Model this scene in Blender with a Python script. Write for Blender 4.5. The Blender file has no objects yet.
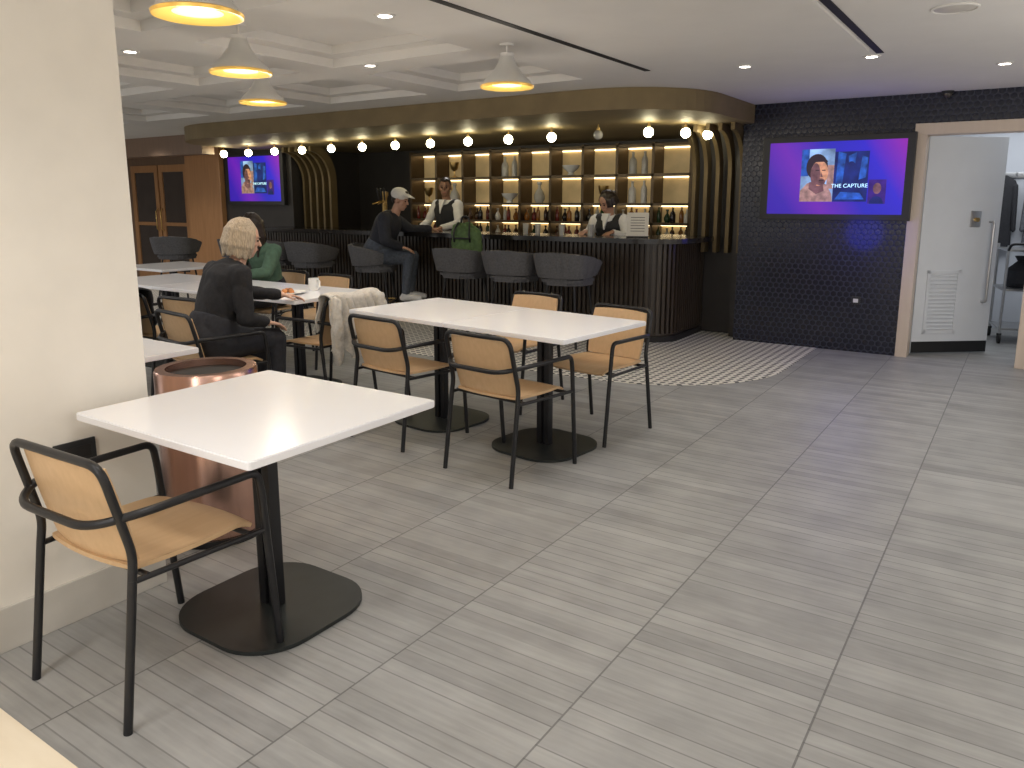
import bpy, bmesh, math, random
from mathutils import Vector, Matrix, noise as mnoise
random.seed(7)
R = math.radians; PI = math.pi
C = bpy.context.scene.collection
V = Vector
bpy.context.scene.view_settings.view_transform = 'Standard'
# ------------------------------------------------------------------ camera numbers
F = 770.0; CAMH = 1.45; PCY = 344.0; PITCH = math.atan((PCY-200)/F); YAW = R(33.7)
st, ct, sa, ca = math.sin(PITCH), math.cos(PITCH), math.sin(YAW), math.cos(YAW)
def at(px, py, z):
    u = (px-512)/F; v = (PCY-py)/F
    hz = ct+v*st; vt = -st+v*ct
    t = (z-CAMH)/vt
    fw = hz*t; la = u*t
    return V((la*ca-fw*sa, la*sa+fw*ca, z))
# ------------------------------------------------------------------ materials
def pmat(name, col, rough=.5, metal=0, var=.08, scale=15, bump=0, emit=None, estr=0, stretch=(1,1,1), trans=0, coat=0, alpha=1):
    m = bpy.data.materials.new(name); m.use_nodes = True
    nt = m.node_tree; b = nt.nodes['Principled BSDF']
    tc = nt.nodes.new('ShaderNodeTexCoord'); mp = nt.nodes.new('ShaderNodeMapping')
    mp.inputs['Scale'].default_value = stretch
    nz = nt.nodes.new('ShaderNodeTexNoise'); nz.inputs['Scale'].default_value = scale; nz.inputs['Detail'].default_value = 4
    nt.links.new(tc.outputs['Object'], mp.inputs[0]); nt.links.new(mp.outputs[0], nz.inputs['Vector'])
    rp = nt.nodes.new('ShaderNodeValToRGB')
    rp.color_ramp.elements[0].position = .3; rp.color_ramp.elements[1].position = .7
    c0 = tuple(max(0, c*(1-var)) for c in col)+(1,); c1 = tuple(min(1, c*(1+var)) for c in col)+(1,)
    rp.color_ramp.elements[0].color = c0; rp.color_ramp.elements[1].color = c1
    nt.links.new(nz.outputs['Fac'], rp.inputs[0]); nt.links.new(rp.outputs[0], b.inputs['Base Color'])
    b.inputs['Roughness'].default_value = rough; b.inputs['Metallic'].default_value = metal
    if trans: b.inputs['Transmission Weight'].default_value = trans
    if coat: b.inputs['Coat Weight'].default_value = coat
    if emit:
        b.inputs['Emission Color'].default_value = tuple(emit)+(1,); b.inputs['Emission Strength'].default_value = estr
        if var > .1: nt.links.new(rp.outputs[0], b.inputs['Emission Color'])
    if bump:
        bp = nt.nodes.new('ShaderNodeBump'); bp.inputs['Strength'].default_value = bump; bp.inputs['Distance'].default_value = .01
        nt.links.new(nz.outputs['Fac'], bp.inputs['Height']); nt.links.new(bp.outputs[0], b.inputs['Normal'])
    return m
class NB:
    def __init__(s, name):
        s.m = bpy.data.materials.new(name); s.m.use_nodes = True; s.nt = s.m.node_tree; s.b = s.nt.nodes['Principled BSDF']
    def n(s, t): return s.nt.nodes.new(t)
    def l(s, a, b): s.nt.links.new(a, b)
    def inp(s, sock, v):
        if hasattr(v, 'is_output'): s.l(v, sock)
        else: sock.default_value = v
    def m_(s, op, a, b=0.0):
        x = s.n('ShaderNodeMath'); x.operation = op; s.inp(x.inputs[0], a); s.inp(x.inputs[1], b); return x.outputs[0]
    def mix(s, f, a, b):
        x = s.n('ShaderNodeMix'); x.data_type = 'RGBA'; s.inp(x.inputs[0], f)
        s.inp(x.inputs[6], a); s.inp(x.inputs[7], b); return x.outputs[2]
    def xyz(s):
        tc = s.n('ShaderNodeTexCoord'); sp = s.n('ShaderNodeSeparateXYZ'); s.l(tc.outputs['Object'], sp.inputs[0]); return sp.outputs, tc.outputs['Object']
    def comb(s, x, y, z=0.0):
        c = s.n('ShaderNodeCombineXYZ'); s.inp(c.inputs[0], x); s.inp(c.inputs[1], y); s.inp(c.inputs[2], z); return c.outputs[0]
    def white(s, vec):
        w = s.n('ShaderNodeTexWhiteNoise'); w.noise_dimensions = '3D'; s.l(vec, w.inputs[0]); return w.outputs[0]
    def noise(s, vec, sc, det=4):
        w = s.n('ShaderNodeTexNoise'); w.inputs['Scale'].default_value = sc; w.inputs['Detail'].default_value = det; s.l(vec, w.inputs['Vector']); return w.outputs['Fac']

def floor_mat():
    k = NB('grey_strip_tile'); o, vec = k.xyz()
    cx = k.m_('DIVIDE', k.m_('ADD', o[0], .375), .6); col = k.m_('FLOOR', cx); fx = k.m_('FRACT', cx)
    yy = k.m_('ADD', k.m_('DIVIDE', o[1], .062), k.m_('MULTIPLY', col, 3.37)); row = k.m_('FLOOR', yy); fy = k.m_('FRACT', yy)
    w1 = k.white(k.comb(col, row, 1.0)); wb = k.white(k.comb(col, k.m_('FLOOR', k.m_('DIVIDE', yy, 2.0)), 7.0))
    nz = k.noise(k.comb(k.m_('MULTIPLY', o[0], 4.5), k.m_('ADD', k.m_('MULTIPLY', o[1], 48.0), k.m_('MULTIPLY', w1, 40.0)), 0.0), 1.0, 8)
    blot = k.noise(vec, 5.0, 8)
    f = k.m_('ADD', k.m_('ADD', k.m_('MULTIPLY', w1, .16), k.m_('MULTIPLY', wb, .14)), k.m_('ADD', k.m_('MULTIPLY', nz, .44), k.m_('MULTIPLY', blot, .44)))
    c = k.mix(f, (.085, .086, .084, 1), (.435, .432, .42, 1))
    sel = k.m_('GREATER_THAN', k.white(k.comb(col, row, 3.0)), .25)
    seam = k.m_('MULTIPLY', k.m_('LESS_THAN', fy, .075), sel); grout = k.m_('LESS_THAN', fx, .010)
    c = k.mix(k.m_('MULTIPLY', seam, .55), c, (.08, .08, .079, 1))
    c = k.mix(k.m_('MULTIPLY', grout, .7), c, (.075, .075, .074, 1))
    k.l(c, k.b.inputs['Base Color'])
    r = k.m_('ADD', .33, k.m_('MULTIPLY', nz, .22)); k.l(r, k.b.inputs['Roughness'])
    bp = k.n('ShaderNodeBump'); bp.inputs['Strength'].default_value = .12; bp.inputs['Distance'].default_value = .004
    k.l(k.m_('SUBTRACT', k.m_('MULTIPLY', nz, .5), k.m_('MAXIMUM', seam, grout)), bp.inputs['Height']); k.l(bp.outputs[0], k.b.inputs['Normal'])
    return k.m
def mosaic_mat():
    k = NB('small_diamond_mosaic'); o, vec = k.xyz()
    a = k.m_('DIVIDE', o[0], .07); b_ = k.m_('DIVIDE', o[1], .07)
    fx = k.m_('ABSOLUTE', k.m_('SUBTRACT', k.m_('FRACT', a), .5)); fy = k.m_('ABSOLUTE', k.m_('SUBTRACT', k.m_('FRACT', b_), .5))
    tri = k.m_('LESS_THAN', k.m_('ADD', fx, fy), .40)
    c = k.mix(tri, (.74, .71, .64, 1), (.05, .05, .05, 1))
    k.l(c, k.b.inputs['Base Color']); k.b.inputs['Roughness'].default_value = .4
    return k.m
def navy_mat():
    k = NB('navy_small_tile'); o, vec = k.xyz()
    S = .058; a = k.m_('DIVIDE', o[0], S); b_ = k.m_('DIVIDE', o[2], S*1.732)
    def d2(ofs):
        fx = k.m_('SUBTRACT', k.m_('FRACT', k.m_('ADD', a, ofs)), .5); fz = k.m_('MULTIPLY', k.m_('SUBTRACT', k.m_('FRACT', k.m_('ADD', b_, ofs)), .5), 1.732)
        return k.m_('ADD', k.m_('MULTIPLY', fx, fx), k.m_('MULTIPLY', fz, fz))
    dm = k.m_('MINIMUM', d2(0.0), d2(.5))
    line = k.m_('GREATER_THAN', dm, .185)
    c = k.mix(line, (.007, .008, .020, 1), (.022, .025, .042, 1))
    k.l(c, k.b.inputs['Base Color'])
    k.l(k.m_('ADD', .2, k.m_('MULTIPLY', line, .4)), k.b.inputs['Roughness'])
    bp = k.n('ShaderNodeBump'); bp.inputs['Strength'].default_value = .45; bp.inputs['Distance'].default_value = .004
    k.l(k.m_('SUBTRACT', 1.0, dm), bp.inputs['Height']); k.l(bp.outputs[0], k.b.inputs['Normal'])
    return k.m
def wood_mat(name, c0, c1, rough=.4, stretch=(1.5, 14, 14), scale=3):
    k = NB(name); o, vec = k.xyz()
    mp = k.n('ShaderNodeMapping'); mp.inputs['Scale'].default_value = stretch; k.l(vec, mp.inputs[0])
    nz = k.noise(mp.outputs[0], scale, 6)
    k.l(k.mix(nz, tuple(c0)+(1,), tuple(c1)+(1,)), k.b.inputs['Base Color']); k.b.inputs['Roughness'].default_value = rough
    return k.m
def screen_mat():
    k = NB('screen_glow'); o, vec = k.xyz()
    rp = k.n('ShaderNodeValToRGB'); e = rp.color_ramp.elements
    e[0].position = 0; e[0].color = (.03, .006, .34, 1); e[1].position = 1; e[1].color = (.24, .010, .36, 1)
    x = e.new(.22); x.color = (.13, .010, .38, 1)
    x = e.new(.5); x.color = (.012, .010, .40, 1)
    x = e.new(.75); x.color = (.02, .010, .50, 1)
    f = k.m_('ADD', k.m_('MULTIPLY', k.m_('ADD', o[0], .60), .72), k.m_('MULTIPLY', o[2], .45))
    k.l(f, rp.inputs[0]); k.l(rp.outputs[0], k.b.inputs['Emission Color']); k.b.inputs['Emission Strength'].default_value = 1.15
    k.b.inputs['Base Color'].default_value = (.003, .003, .008, 1); k.b.inputs['Roughness'].default_value = .35
    return k.m
def glow_mat(name, c, s, var=.03, scale=5):
    return pmat(name, c, .5, 0, var, scale, emit=c, estr=s)

M = dict(
 floor=floor_mat(), mosaic=mosaic_mat(), navy=navy_mat(),
 cream_floor=wood_mat('cream_stone', (.74, .64, .48), (.86, .77, .62), .35, (2, 8, 8)),
 plaster=pmat('cream_plaster', (.76, .715, .64), .7, 0, .03, 6, .02),
 skirting=pmat('pale_skirting_tile', (.52, .49, .44), .5, 0, .05, 8),
 ceiling=pmat('ceiling_paint', (.66, .64, .61), .8, 0, .02, 4),
 gold=pmat('olive_bronze', (.20, .148, .072), .6, .25, .1, 5),
 ribm=pmat('dark_bronze', (.135, .098, .048), .5, .4, .1, 5),
 brass=pmat('brass', (.62, .42, .16), .28, .9, .08, 20),
 rim=pmat('gold_rim_lit_metal', (.72, .47, .12), .35, .7, .06, 10, emit=(.8, .45, .08), estr=.3),  # emission stands in for lamplight on the metal rim
 oak=wood_mat('oak_plywood', (.52, .335, .175), (.67, .46, .265), .45, (14, 1.5, 8)),
 black=pmat('black_steel', (.016, .016, .018), .38, .3, .1, 30),
 base=pmat('dark_base_steel', (.026, .03, .029), .45, .4, .1, 12),
 white=pmat('white_laminate', (.87, .87, .90), .2, 0, .01, 4),
 copper=pmat('polished_copper', (.70, .44, .355), .24, 1.0, .08, 6, stretch=(6, 6, .3)),
 dark=pmat('dark_void', (.01, .009, .009), .7, 0, .1),
 barwood=wood_mat('dark_bar_wood', (.022, .017, .014), (.062, .045, .032), .3, (12, 12, 1)),
 bartop=pmat('bar_top', (.02, .018, .017), .15, 0, .15, 8),
 bronze=pmat('shelf_bronze', (.10, .07, .04), .4, .6, .1, 10),
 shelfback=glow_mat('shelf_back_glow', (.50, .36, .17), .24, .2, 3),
 led=glow_mat('warm_led', (1, .79, .45), 3.6),
 bulb=glow_mat('bulb_glow', (1, .90, .58), 36),
 deadbulb=pmat('unlit_bulb_glass', (.45, .44, .40), .15, 0, .05, 10),
 lens=glow_mat('downlight_lens', (1, .95, .86), 16),
 pglow=glow_mat('pendant_glow', (1, .62, .16), .95),
 pglass=pmat('frosted_pale_shade', (.60, .59, .56), .3, 0, .04, 6),
 clear=pmat('clear_glass', (.75, .75, .72), .1, 0, .05, 6, trans=.6),
 fabric=pmat('charcoal_upholstery', (.095, .095, .104), .85, 0, .2, 60, .15),
 darkwall=pmat('dark_panel', (.026, .023, .022), .5, 0, .1, 5),
 walnut=wood_mat('walnut_panel', (.28, .135, .058), (.46, .25, .115), .4, (10, 10, .8)),
 brown=wood_mat('brown_frame_wood', (.14, .09, .06), (.22, .14, .09), .45, (8, 8, .8)),
 casing=wood_mat('door_casing', (.52, .43, .35), (.62, .52, .43), .5, (8, 8, .8)),
 doorw=pmat('pale_door_paint', (.66, .69, .73), .45, 0, .02, 5),
 corr=pmat('corridor_paint', (.55, .57, .61), .7, 0, .02, 5),
 steel=pmat('brushed_steel', (.5, .5, .5), .3, .9, .05, 30),
 plastic=pmat('black_plastic', (.010, .010, .011), .4, 0, .1, 20),
 glassdark=pmat('smoked_glass', (.06, .05, .045), .08, 0, .1, 3),
 rubber=pmat('rubber', (.02, .02, .02), .8, 0, .1, 20),
 socket=pmat('white_socket', (.7, .7, .7), .4, 0, .02, 10),
 china=pmat('white_china', (.8, .8, .78), .2, 0, .02, 6),
 food1=pmat('toasted_food', (.55, .22, .07), .6, 0, .4, 40, .3), food2=pmat('tomato_food', (.6, .12, .06), .5, 0, .3, 40, .2),
 coat=pmat('cream_coat', (.56, .53, .48), .9, 0, .12, 60, .15), jacket=pmat('black_jacket', (.02, .02, .024), .8, 0, .2, 40, .15),
 greycoat=pmat('grey_coat', (.12, .125, .14), .85, 0, .2, 30, .15),
 green=pmat('dark_green_nylon', (.085, .15, .05), .7, 0, .25, 30, .2), paper=pmat('menu_paper', (.68, .65, .58), .7, 0, .05, 20),
 ink=pmat('menu_ink', (.05, .05, .05), .7),
 skinl=pmat('fair_skin', (.62, .38, .28), .55, 0, .05, 20), skind=pmat('brown_skin', (.25, .13, .08), .55, 0, .05, 20), skinm=pmat('medium_skin', (.45, .25, .17), .55, 0, .05, 20),
 blond=pmat('greying_blond_hair', (.43, .35, .255), .5, 0, .35, 60, .3, stretch=(3, 3, .4)), dkhair=pmat('dark_hair', (.025, .016, .012), .4, 0, .3, 40, .3, stretch=(3, 3, .5)),
 tblack=pmat('black_knit', (.014, .014, .017), .9, 0, .2, 50, .2), trous=pmat('dark_trousers', (.02, .021, .028), .85, 0, .2, 40, .1),
 jeans=pmat('dark_blue_grey_denim', (.065, .078, .105), .8, 0, .25, 40, .1), navyj=pmat('navy_jacket', (.016, .018, .028), .8, 0, .2, 40, .1),
 wshirt=pmat('white_shirt', (.74, .73, .71), .75, 0, .05, 20), vest=pmat('black_vest', (.012, .012, .014), .7, 0, .15, 30),
 gtop=pmat('muted_green_top', (.075, .14, .095), .85, 0, .15, 30), cap=pmat('pale_cap', (.66, .64, .61), .8, 0, .06, 30),
 shoe=pmat('dark_shoe', (.02, .018, .016), .5), wshoe=pmat('white_shoe', (.6, .6, .6), .5),
 eye=pmat('eye_dark', (.02, .012, .01), .15), lip=pmat('lip', (.38, .14, .11), .5),
 screen=screen_mat(),
)
# ------------------------------------------------------------------ mesh helpers
def obj(name, bm, m, parent=None, smooth=True, ang=38):
    bmesh.ops.recalc_face_normals(bm, faces=bm.faces[:])
    me = bpy.data.meshes.new(name); bm.to_mesh(me); bm.free()
    for x in (m if isinstance(m, (list, tuple)) else [m]): me.materials.append(x)
    if smooth:
        me.polygons.foreach_set('use_smooth', [True]*len(me.polygons)); me.set_sharp_from_angle(angle=R(ang))
    o = bpy.data.objects.new(name, me); C.objects.link(o)
    if parent: o.parent = parent
    return o
def tag(o, label, cat, group=None):
    o['label'] = label; o['category'] = cat
    if group: o['group'] = group
    return o
def thing(name, label, cat, loc=(0, 0, 0), rz=0, group=None):
    o = bpy.data.objects.new(name, None); C.objects.link(o); o.empty_display_size = .1
    o.location = loc; o.rotation_euler = (0, 0, rz)
    return tag(o, label, cat, group)
def struct(name, bm, m, parent=None, smooth=False):
    o = obj(name, bm, m, parent, smooth)
    if not parent: o['kind'] = 'structure'
    return o
def dup(root, loc, rz, label=None, group=None):
    def rec(o, par):
        c = o.copy(); C.objects.link(c)
        if par: c.parent = par
        for ch in list(o.children): rec(ch, c)
        return c
    r = rec(root, None); r.location = loc; r.rotation_euler = (0, 0, rz)
    if label: r['label'] = label
    if group: r['group'] = group
    return r
def B(): return bmesh.new()
def box(bm, c, s, rot=None, bev=0, seg=2):
    mt = Matrix.Translation(V(c))
    if rot is not None: mt = mt @ rot.to_4x4()
    mt = mt @ Matrix.Diagonal((s[0], s[1], s[2], 1))
    g = bmesh.ops.create_cube(bm, size=1, matrix=mt)
    if bev:
        ed = list({e for v in g['verts'] for e in v.link_edges})
        bmesh.ops.bevel(bm, geom=ed, offset=bev, segments=seg, affect='EDGES', profile=.6)
def box2(bm, a, b, bev=0):
    a = V(a); b = V(b); box(bm, (a+b)/2, tuple(abs(x) for x in (b-a)), None, bev)
def bx(a, b, bev=0):
    bm = B(); box2(bm, a, b, bev); return bm
def ring(bm, c, x, y, rx, ry, n):
    return [bm.verts.new(c+x*(rx*math.cos(2*PI*i/n))+y*(ry*math.sin(2*PI*i/n))) for i in range(n)]
def bridge(bm, a, b):
    n = len(a)
    for i in range(n): bm.faces.new((a[i], a[(i+1) % n], b[(i+1) % n], b[i]))
def frame(t):
    t = t.normalized(); h = V((0, 0, 1)) if abs(t.z) < .9 else V((1, 0, 0))
    x = t.cross(h).normalized(); return x, t.cross(x).normalized()
def cyl(bm, p0, p1, r0, r1=None, n=16):
    p0 = V(p0); p1 = V(p1); r1 = r0 if r1 is None else r1
    x, y = frame(p1-p0); a = ring(bm, p0, x, y, r0, r0, n); b = ring(bm, p1, x, y, r1, r1, n)
    bridge(bm, a, b); bm.faces.new(a); bm.faces.new(b)
def lathe(bm, prof, c=(0, 0, 0), n=24):
    c = V(c); prev = None
    for r, z in prof:
        if r < 1e-5: cur = [bm.verts.new(c+V((0, 0, z)))]
        else: cur = ring(bm, c+V((0, 0, z)), V((1, 0, 0)), V((0, 1, 0)), r, r, n)
        if prev:
            if len(prev) == 1 and len(cur) > 1:
                for i in range(n): bm.faces.new((prev[0], cur[i], cur[(i+1) % n]))
            elif len(cur) == 1 and len(prev) > 1:
                for i in range(n): bm.faces.new((prev[i], prev[(i+1) % n], cur[0]))
            elif len(cur) > 1: bridge(bm, prev, cur)
        prev = cur
def fillet(pts, rad, n=6):
    pts = [V(p) for p in pts]; out = [pts[0]]
    for i in range(1, len(pts)-1):
        p = pts[i]; a = pts[i-1]-p; b = pts[i+1]-p
        r = min(rad, a.length*.48, b.length*.48); p0 = p+a.normalized()*r; p2 = p+b.normalized()*r
        for k in range(n+1):
            t = k/n; out.append(p0*(1-t)**2+p*2*t*(1-t)+p2*t*t)
    out.append(pts[-1]); return out
def tube(bm, pts, r, n=10):
    pts = [V(p) for p in pts]; x, y = frame(pts[1]-pts[0]); rings = []
    for i, p in enumerate(pts):
        t = (pts[min(i+1, len(pts)-1)]-pts[max(i-1, 0)]).normalized()
        x = (x-t*x.dot(t)).normalized(); y = t.cross(x)
        rings.append(ring(bm, p, x, y, r, r, n))
    for a, b in zip(rings, rings[1:]): bridge(bm, a, b)
    bm.faces.new(rings[0]); bm.faces.new(rings[-1])
def rrect(w, d, r, n=6, cx=0, cy=0):
    o = []
    for sx, sy, a0 in ((1, 1, 0), (-1, 1, 90), (-1, -1, 180), (1, -1, 270)):
        for k in range(n+1):
            a = R(a0+90*k/n); o.append((cx+sx*(w/2-r)+r*math.cos(a), cy+sy*(d/2-r)+r*math.sin(a)))
    return o
def prism(bm, pts, z0, z1, bev=0):
    a = [bm.verts.new((x, y, z0)) for x, y in pts]; b = [bm.verts.new((x, y, z1)) for x, y in pts]
    bridge(bm, a, b); f0 = bm.faces.new(a); f1 = bm.faces.new(b)
    if bev:
        ed = list(set(f0.edges[:])|set(f1.edges[:])); bmesh.ops.bevel(bm, geom=ed, offset=bev, segments=2, affect='EDGES')
def sheet(bm, f, nu, nv, th):
    P = [[V(f(i/nu, j/nv)) for j in range(nv+1)] for i in range(nu+1)]
    T = []; Bt = []
    for i in range(nu+1):
        rt = []; rb = []
        for j in range(nv+1):
            du = P[min(i+1, nu)][j]-P[max(i-1, 0)][j]; dv = P[i][min(j+1, nv)]-P[i][max(j-1, 0)]
            n = du.cross(dv).normalized()
            rt.append(bm.verts.new(P[i][j]+n*th/2)); rb.append(bm.verts.new(P[i][j]-n*th/2))
        T.append(rt); Bt.append(rb)
    for i in range(nu):
        for j in range(nv):
            bm.faces.new((T[i][j], T[i+1][j], T[i+1][j+1], T[i][j+1])); bm.faces.new((Bt[i][j], Bt[i][j+1], Bt[i+1][j+1], Bt[i+1][j]))
    for i in range(nu):
        for j in (0, nv): bm.faces.new((T[i][j], T[i+1][j], Bt[i+1][j], Bt[i][j]))
    for j in range(nv):
        for i in (0, nu): bm.faces.new((T[i][j], T[i][j+1], Bt[i][j+1], Bt[i][j]))
def loft(bm, secs, n=20, xaxis=V((1, 0, 0))):
    rs = []
    for i, (c, rx, ry) in enumerate(secs):
        t = (V(secs[min(i+1, len(secs)-1)][0])-V(secs[max(i-1, 0)][0])).normalized()
        y = t.cross(xaxis).normalized(); rs.append(ring(bm, V(c), xaxis, y, rx, ry, n))
    for a, b in zip(rs, rs[1:]): bridge(bm, a, b)
    bm.faces.new(rs[0]); bm.faces.new(rs[-1])
def ell(bm, c, r, Mx=None, sub=2):
    mt = Matrix.Translation(V(c))
    if Mx is not None: mt = mt @ Mx.to_4x4()
    bmesh.ops.create_icosphere(bm, subdivisions=sub, radius=1, matrix=mt @ Matrix.Diagonal((r[0], r[1], r[2], 1)))
def rcone(bm, p0, r0, p1, r1, n=14):
    cyl(bm, p0, p1, r0, r1, n); ell(bm, p0, (r0,)*3); ell(bm, p1, (r1,)*3)
def voxel(name, bm, m, parent, vs=.009, it=4, crease=0, csc=14):
    o = obj(name, bm, m, parent, False)
    md = o.modifiers.new('r', 'REMESH'); md.mode = 'VOXEL'; md.voxel_size = vs
    s = o.modifiers.new('s', 'SMOOTH'); s.factor = .5; s.iterations = it
    dg = bpy.context.evaluated_depsgraph_get(); dg.update()
    me = bpy.data.meshes.new_from_object(o.evaluated_get(dg)); old = o.data
    o.modifiers.clear(); o.data = me; bpy.data.meshes.remove(old); me.name = name
    me.materials.clear(); me.materials.append(m)
    if crease:
        ns = [v.normal.copy() for v in me.vertices]
        for v, n in zip(me.vertices, ns):
            p = v.co; q = abs(mnoise.noise(V((p.x*csc, p.y*csc, p.z*csc*.6))))
            v.co = p-n*crease*(1-min(1, q*4))
    me.polygons.foreach_set('use_smooth', [True]*len(me.polygons))
    return o
def text_mesh(name, s, size, m, parent, loc):
    cu = bpy.data.curves.new(name, 'FONT'); cu.body = s; cu.size = size; cu.align_x = 'CENTER'; cu.extrude = .0008
    o = bpy.data.objects.new(name, cu); C.objects.link(o)
    dg = bpy.context.evaluated_depsgraph_get(); dg.update()
    me = bpy.data.meshes.new_from_object(o.evaluated_get(dg)); bpy.data.objects.remove(o)
    me.materials.clear(); me.materials.append(m)
    o = bpy.data.objects.new(name, me); C.objects.link(o); o.parent = parent; o.location = loc; o.rotation_euler = (PI/2, 0, 0)
    return o
ORD = ['first', 'second', 'third', 'fourth', 'fifth', 'sixth', 'seventh', 'eighth', 'ninth', 'tenth', 'eleventh', 'twelfth', 'thirteenth', 'fourteenth', 'fifteenth']
# ================================================================== SETTING
ZC = 2.38
struct('floor', bx((-17, -3, -.1), (2, 10.6, 0)), M['floor'])
struct('floor', bx((-9, -3, .0005), (2, .84, .004)), M['cream_floor'])
pts = [(-12, 5.5)]
for k in range(13):
    a = R(-90+90*k/12); pts.append((-2.85+1.2*math.cos(a), 6.7+1.2*math.sin(a)))
pts += [(-1.65, 7.94), (-2.5, 7.94), (-2.5, 9.3), (-12, 9.3)]
bm = B(); prism(bm, pts, .0005, .004); struct('floor', bm, M['mosaic'])
# ceiling with shallow coffers
CX0, CX1, CY0, CY1, NX, NY, BW = -12.5, -2.7, 1.2, 5.9, 6, 3, .34
px_, py_ = (CX1-CX0-BW)/NX, (CY1-CY0-BW)/NY
ZS1, ZS2 = 2.44, 2.50
def ceil_z(x, y):
    if CX0 < x < CX1 and CY0 < y < CY1:
        if (x-CX0) % px_ > BW and (y-CY0) % py_ > BW:
            dx = (x-CX0) % px_-BW; dy = (y-CY0) % py_-BW
            if min(dx, px_-BW-dx) > .13 and min(dy, py_-BW-dy) > .13: return ZS2
            return ZS1
    return ZC
bm = B()
box2(bm, (-2.7, -3, ZC), (2, 10.6, 2.62)); box2(bm, (-17, -3, ZC), (-2.7, CY0, 2.62)); box2(bm, (-17, CY1, ZC), (-2.7, 10.6, 2.62)); box2(bm, (-17, CY0, ZC), (CX0, CY1, 2.62))
for i in range(NX+1): box2(bm, (CX0+i*px_, CY0, ZC), (CX0+i*px_+BW, CY1, 2.61))
for i in range(NX):
    for j in range(NY+1): box2(bm, (CX0+i*px_+BW, CY0+j*py_, ZC), (CX0+(i+1)*px_, CY0+j*py_+BW, 2.605))
for i in range(NX):
    for j in range(NY):
        a, b = CX0+i*px_+BW, CX0+(i+1)*px_; c, d = CY0+j*py_+BW, CY0+(j+1)*py_
        for q in (((a, c), (a+.13, d)), ((b-.13, c), (b, d)), ((a+.13, c), (b-.13, c+.13)), ((a+.13, d-.13), (b-.13, d))):
            box2(bm, (q[0][0], q[0][1], ZS1), (q[1][0], q[1][1], 2.60))
        box2(bm, (a+.13, c+.13, ZS2), (b-.13, d-.13, 2.59))
struct('ceiling', bm, M['ceiling'])
# pillar
struct('wall_left', bx((-3.2, -.4, 0), (-2.65, 1.55, ZC)), M['plaster'])
struct('baseboard_left', bx((-2.66, -.4, 0), (-2.638, 1.556, .15), .003), M['skirting'])
# television wall and door wall
bm = B(); box2(bm, (-2.5, 7.95, 0), (-.93, 8.1, ZC)); struct('wall_back', bm, M['navy'])
bm = B(); box2(bm, (-.93, 7.95, 2.10), (.08, 8.1, ZC)); struct('wall_back', bm, M['navy'])
bm = B(); box2(bm, (.08, 7.95, 0), (2, 8.1, ZC)); struct('wall_back', bm, M['navy'])
struct('wall_right', bx((1.9, -1, 0), (2, 8, ZC)), M['plaster'])
bm = B()
box2(bm, (-.95, 7.925, 0), (-.85, 8.12, 2.12), .004); box2(bm, (.0, 7.925, 0), (.10, 8.12, 2.12), .004); box2(bm, (-.95, 7.92, 2.02), (.10, 8.125, 2.12), .004)
struct('trim_1', bm, M['casing'])
# bar alcove walls
bm = B(); box2(bm, (-3.08, 8.30, 0), (-2.5, 8.4, ZC)); box2(bm, (-2.6, 8.1, 0), (-2.5, 8.3, ZC)); box2(bm, (-3.10, 8.31, 0), (-3.0, 9.5, ZC)); struct('wall_alcove_right', bm, M['darkwall'])
bm = B(); box2(bm, (-9.7, 9.35, 0), (-3.0, 9.5, ZC)); struct('wall_alcove_back', bm, M['darkwall'])
bm = B(); box2(bm, (-10.9, 7.95, 0), (-9.25, 8.1, ZC)); box2(bm, (-9.35, 8.1, 0), (-9.25, 9.35, ZC)); struct('wall_alcove_left', bm, M['darkwall'])
bm = B(); box2(bm, (-17, 8.15, 0), (-10.9, 8.3, ZC)); struct('wall_far_left', bm, M['brown'])
struct('wall_far_side', bx((-17, -3, 0), (-16.8, 8.2, ZC)), M['brown'])
bm = B(); box2(bm, (-11.75, 7.86, 0), (-10.85, 8.2, ZC), .01); struct('wall_wood_column', bm, M['walnut'])
struct('trim_2', bx((-17, 6.95, 2.1), (-9.95, 7.15, ZC)), M['brown'])
# bronze bulkhead over the bar, rounded at both ends
pts = []
for k in range(15):
    a = R(180+90*k/14); pts.append((-8.6+1.3*math.cos(a), 7.35+1.3*math.sin(a)))
for k in range(15):
    a = R(-90+90*k/14); pts.append((-3.3+.9*math.cos(a), 6.95+.9*math.sin(a)))
pts += [(-2.4, 7.94), (-2.5, 9.36), (-9.9, 9.36)]
bm = B(); prism(bm, pts, 2.2, ZC-.002); o = struct('trim_3', bm, M['gold'])
# far left glazed double door
d2 = bpy.data.objects.new('door_2', None); C.objects.link(d2); d2.location = (-12.9, 8.14, 0); d2['kind'] = 'structure'
for s in (-1, 1):
    bm = B()
    for a, b in (((.02, 0, 0), (.12, .05, 2.05)), ((.74, 0, 0), (.84, .05, 2.05)), ((.12, 0, 1.93), (.74, .05, 2.05)), ((.12, 0, 0), (.74, .05, .2)), ((.12, 0, 1.0), (.74, .05, 1.06))):
        box2(bm, (s*a[0], -a[1], a[2]), (s*b[0], -b[1], b[2]))
    lf = obj('door_leaf', bm, M['walnut'], d2, False)
    obj('pane', bx((s*.12, -.03, .2), (s*.74, -.02, 1.93)), M['glassdark'], lf, False)
    bm = B(); tube(bm, [(s*.07, -.05, .9), (s*.07, -.10, .95), (s*.07, -.10, 1.25), (s*.07, -.05, 1.3)], .01); obj('handle', bm, M['brass'], lf)
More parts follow.
